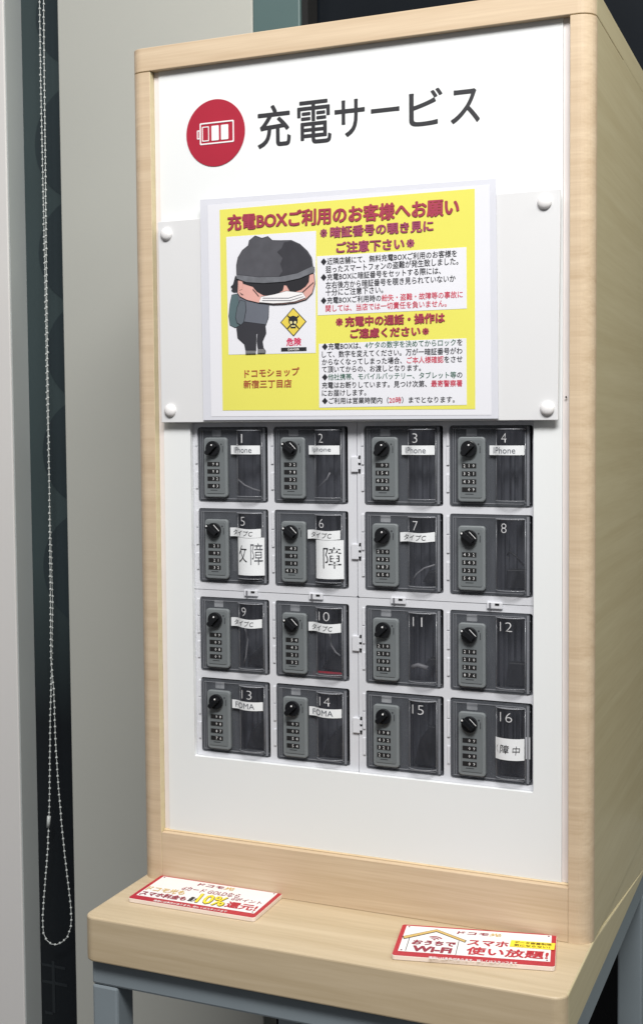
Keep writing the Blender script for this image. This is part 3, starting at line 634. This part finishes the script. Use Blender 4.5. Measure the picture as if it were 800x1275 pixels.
for q_ in ([(0.12628,0.54498),(0.15412,0.54372),(0.16821,0.54675),(0.16821,0.54641),(0.15411,0.54314),(0.12627,0.54440)], [(0.12559,0.54268),(0.15538,0.54135),(0.16946,0.54440),(0.16946,0.54405),(0.15537,0.54077),(0.12559,0.54210)]): fig(q_, 10, mat('grey_crease_print', (120, 120, 128)), 'mask_crease')
for q_ in ([(0.11523,0.55389),(0.12171,0.54659),(0.12237,0.54679),(0.11590,0.55409)], [(0.16823,0.54847),(0.18036,0.55762),(0.18061,0.55715),(0.16848,0.54789)], [(0.10067,0.55225),(0.10328,0.54919),(0.10567,0.54908),(0.10330,0.55001)]): fig(q_, 10, BLK, 'mask_strap')
inked([(0.09820,0.56668),(0.09809,0.57817),(0.09977,0.58511),(0.10450,0.59184),(0.11116,0.59611),(0.11214,0.60070),(0.11849,0.60495),(0.12565,0.60217),(0.13218,0.60349),(0.13667,0.59939),(0.14571,0.59860),(0.15726,0.59810),(0.16614,0.59388),(0.17369,0.58713),(0.17805,0.58060),(0.17948,0.57161),(0.17350,0.56827),(0.16075,0.56551),(0.14532,0.56343),(0.12192,0.56405),(0.10614,0.56545)], 6.6, HAT, 'knit_cap')
fig([(0.14955,0.59697),(0.15725,0.59764),(0.16614,0.59342),(0.17318,0.58682),(0.17754,0.58040),(0.17885,0.57164),(0.17351,0.56885),(0.16076,0.56620),(0.14791,0.56434),(0.14405,0.56523),(0.14797,0.56964),(0.14547,0.57670),(0.14811,0.58232),(0.14237,0.58842),(0.14692,0.59161)], 9, HAT2, 'cap_shading')
inked([(0.09796,0.56857),(0.12194,0.56499),(0.14533,0.56424),(0.16332,0.56652),(0.17923,0.57231),(0.18137,0.57128),(0.18044,0.56653),(0.16582,0.56180),(0.15043,0.55947),(0.12710,0.55914),(0.10873,0.56099),(0.09791,0.56505)], 10, BAND, 'cap_band', .0004)
dm = [(0.15813,0.53438),(0.17203,0.52038),(0.15818,0.50642),(0.14416,0.52059)]
fig(dm, 0, BLK, 'danger_diamond'); fig(ring(dm, .0012), 1, mat('mustard_print', (232, 208, 84)), 'danger_diamond')
fig([(0.15175,0.52633),(0.15279,0.52721),(0.16445,0.51429),(0.16355,0.51352)], 2, BLK, 'crossbones'); fig([(0.16456,0.52582),(0.16355,0.52678),(0.15150,0.51476),(0.15252,0.51391)], 2, BLK, 'crossbones')
sk = [(0.15326,0.52337),(0.15457,0.52564),(0.15805,0.52654),(0.16162,0.52536),(0.16287,0.52265),(0.16258,0.51955),(0.16103,0.51811),(0.16074,0.51443),(0.15536,0.51462),(0.15514,0.51833),(0.15348,0.51990)]
fig(sk, 3, BLK, 'skull')
for q_ in ([(0.15465,0.52101),(0.15620,0.52153),(0.15747,0.52032),(0.15668,0.51850),(0.15489,0.51903)], [(0.15875,0.52027),(0.16004,0.52138),(0.16157,0.52063),(0.16130,0.51879),(0.15950,0.51840)], [(0.15590,0.51714),(0.16051,0.51697),(0.16024,0.51583),(0.15614,0.51598)]): fig(q_, 4, mat('pale_yellow_print', (235, 225, 160)), 'skull_hole')
fig([(0.14484,0.49610),(0.17179,0.49598),(0.17176,0.49245),(0.14480,0.49261)], 1, BLK, 'caption_bar')
TXT(('危険', mat('pink_red_print', (214, 48, 96))), [(0.15037,0.49740),(0.16620,0.49754),(0.15046,0.50537)], bold=.03, res=3)
b3 = [Vector((x, YT-.0004, z)) for x, z in [(0.15230,0.49317),(0.16428,0.49313),(0.15232,0.49518)]]
lettering(('DANGER', PWHITE), b3[0], b3[1], b3[2], no, off=O, bold=.02)
# ------------------------------------------------------------------ small acrylic signs lying on the ledge
ZT = ZS+.0042
def flat_sign(corners, label, strip_w):
    c = [Vector(p) for p in corners]   # back-left, back-right, front-right, front-left (x, y)
    ctr = sum(c, Vector((0, 0)))/4
    t = empty('acrylic_sign', (ctr.x, ctr.y, ZS), label, 'acrylic sign', 'acrylic signs lying on the ledge')
    # square it up
    ux = ((c[1]-c[0])+(c[2]-c[3])); L = ux.length/2; ux.normalize(); uy = Vector((-ux.y, ux.x)); Wd = ((c[0]-c[3]).dot(uy)+(c[1]-c[2]).dot(uy))/2
    def R(a0, a1, b0, b1, r): return [tuple(ux*(x)+uy*(y)) for x, y in rrect(a0, a1, b0, b1, r, 4)]
    MB().prism(R(-L/2, L/2, -Wd/2, Wd/2, .003), .0002, .0042, 'z').build('acrylic_base', CREAM, t, .0004)
    MB().prism(R(-L/2+.0003, L/2-.0003, -Wd/2+.0003, Wd/2-.0003, .0028), .0043, .0045, 'z').build('red_border', mat('crimson_border_print', (184, 36, 56), .3), t)
    MB().prism(R(-L/2+.0045, L/2-.0045, -Wd/2+strip_w, Wd/2-.003, .0006), .0046, .0047, 'z').build('white_face', PWHITE, t)
    for a in (-1, 1):
        for b in (Wd/2-.0055, -Wd/2+strip_w+.0022):
            q = ux*(a*(L/2-.0072))+uy*b; MB().prism(circle(q.x, q.y, .0009, 8), .0048, .0050, 'z').build('rivet', mat('dark_red_rivet', (110, 40, 50)), t)
    return t
def STX(t, segs, b, **kw):
    a = [Vector((x, y, ZS+.0050)) for x, y in b]; return lettering(segs, a[0], a[1], a[2], t, off=Vector(t.location), **kw)
DR = mat('deep_red_print', (186, 38, 58), .4)
s1 = flat_sign([(-0.00146,0.00146),(0.13895,0.00221),(0.13778,-0.06095),(-0.00099,-0.06248)], 'white acrylic sign with a yellow 10% lying at the left of the ledge', .0085)
STX(s1, [('ドコモ', MAR), ('光', GOLD)], [(0.04810,-0.01169),(0.08878,-0.01125),(0.04814,-0.00444)], bold=.03)
STX(s1, ('dカード GOLDなら', MAR), [(0.03804,-0.02708),(0.10230,-0.02562),(0.03788,-0.01735)], bold=.01)
STX(s1, ('ドコモ光も', GOLD), [(0.00461,-0.04036),(0.04712,-0.03852),(0.00416,-0.02916)], bold=.03)
STX(s1, ('スマホ料金も', MAR), [(0.00513,-0.05220),(0.05602,-0.05051),(0.00465,-0.04189)], bold=.04)
STX(s1, ('最大', BLK), [(0.05824,-0.04967),(0.06824,-0.04905),(0.05748,-0.03827)], bold=.04)
STX(s1, ('10%', mat('dark_outline_print', (120, 100, 40))), [(0.06689,-0.05060),(0.09888,-0.05054),(0.06286,-0.02781)], bold=.045)
b_ = [Vector((x, y, ZS+.0053)) for x, y in [(0.06709,-0.04969),(0.09774,-0.04974),(0.06365,-0.02838)]]
lettering(('10%', AMB), b_[0], b_[1], b_[2], s1, off=Vector(s1.location), bold=.022)
STX(s1, ('dポイント', MAR), [(0.09742,-0.03235),(0.13036,-0.03205),(0.09697,-0.02486)], bold=.01)
STX(s1, ('還元!', DR), [(0.09915,-0.04941),(0.13224,-0.04851),(0.09782,-0.03557)], bold=.03)
STX(s1, ('適用には条件があります。詳しくはスタッフまで', PWHITE), [(0.02746,-0.06193),(0.10793,-0.06071),(0.02718,-0.05781)], bold=.02)
s2 = flat_sign([(0.27463,-0.02452),(0.41499,0.00280),(0.42712,-0.06030),(0.28806,-0.08936)], 'white acrylic sign with a gold house roof lying at the right of the ledge', .0085)
def SPOLY(t, b, m, name, h=.0050):
    L_ = Vector(t.location); MB().prism([(x-L_.x, y-L_.y) for x, y in b], h-.0002, h, 'z').build(name, m, t)
SPOLY(s2, [(0.28402,-0.05046),(0.30872,-0.02505),(0.34138,-0.03830),(0.34135,-0.04312),(0.31019,-0.03064),(0.28742,-0.05551)], BLK, 'roof_outline', .0049)
SPOLY(s2, [(0.28523,-0.05055),(0.30898,-0.02607),(0.34076,-0.03925),(0.34072,-0.04230),(0.30986,-0.02965),(0.28736,-0.05428)], GOLD, 'roof_print', .0051)
SPOLY(s2, [(0.29116,-0.05193),(0.29171,-0.05172),(0.29705,-0.07723),(0.29652,-0.07743)], BLK, 'wall_line'); SPOLY(s2, [(0.33495,-0.04199),(0.33549,-0.04178),(0.34103,-0.06926),(0.34050,-0.06946)], BLK, 'wall_line')
def wifi(t):
    (cx, cy), = [(0.31358,-0.04704)]
    L_ = Vector(t.location); mb = MB()
    for r in (.0045, .0075):
        pts = arc(cx, cy-.001, r+.0007, 40, 140, 8)+arc(cx, cy-.001, r-.0007, 140, 40, 8)
        mb.prism([(x-L_.x, y-L_.y) for x, y in pts], .0048, .0050, 'z')
    mb.prism(circle(cx-L_.x, cy-L_.y, .0012, 8), .0048, .0050, 'z'); mb.build('wireless_icon', MAR, t)
wifi(s2)
STX(s2, ('おうちで', MAR), [(0.29674,-0.06322),(0.33487,-0.05491),(0.29632,-0.05340)], bold=.045)
STX(s2, ('Wi-Fi', MAR), [(0.30153,-0.07622),(0.33636,-0.06899),(0.29972,-0.06473)], bold=.05)
STX(s2, [('ドコモ', MAR), ('光', GOLD)], [(0.32878,-0.02839),(0.36813,-0.02042),(0.32864,-0.02180)], bold=.03)
STX(s2, ('スマホ', DR), [(0.34415,-0.04736),(0.37977,-0.03945),(0.34278,-0.03544)], bold=.032)
STX(s2, ('使い放題!', DR), [(0.34830,-0.06582),(0.41861,-0.05023),(0.34601,-0.04981)], bold=.028)
SPOLY(s2, [(0.37900,-0.02404),(0.41775,-0.01664),(0.41969,-0.03003),(0.38093,-0.03692)], YTAG, 'yellow_tag', .0053)
for tx, b in (('データ容量制限', [(0.38344,-0.02965),(0.41565,-0.02341),(0.38288,-0.02525)]), ('気にならない！', [(0.38424,-0.03549),(0.41560,-0.02951),(0.38364,-0.03098)])):
    a = [Vector((x, y, ZS+.0055)) for x, y in b]; lettering((tx, mat('brown_tag_print', (110, 84, 30))), a[0], a[1], a[2], s2, off=Vector(s2.location), bold=.02)
STX(s2, ('適用には条件があります。詳しくはスタッフまで', PWHITE), [(0.32109,-0.08557),(0.39630,-0.06924),(0.31967,-0.08075)], bold=.02)
# soften hard edges everywhere the grain would show a perfect corner
for o in COL.objects:
    if o.type == 'MESH' and o.name.startswith('top_board'):
        q = o.modifiers.new('bevel', 'BEVEL'); q.width = .0006; q.segments = 2; q.limit_method = 'ANGLE'; q.angle_limit = math.radians(60)
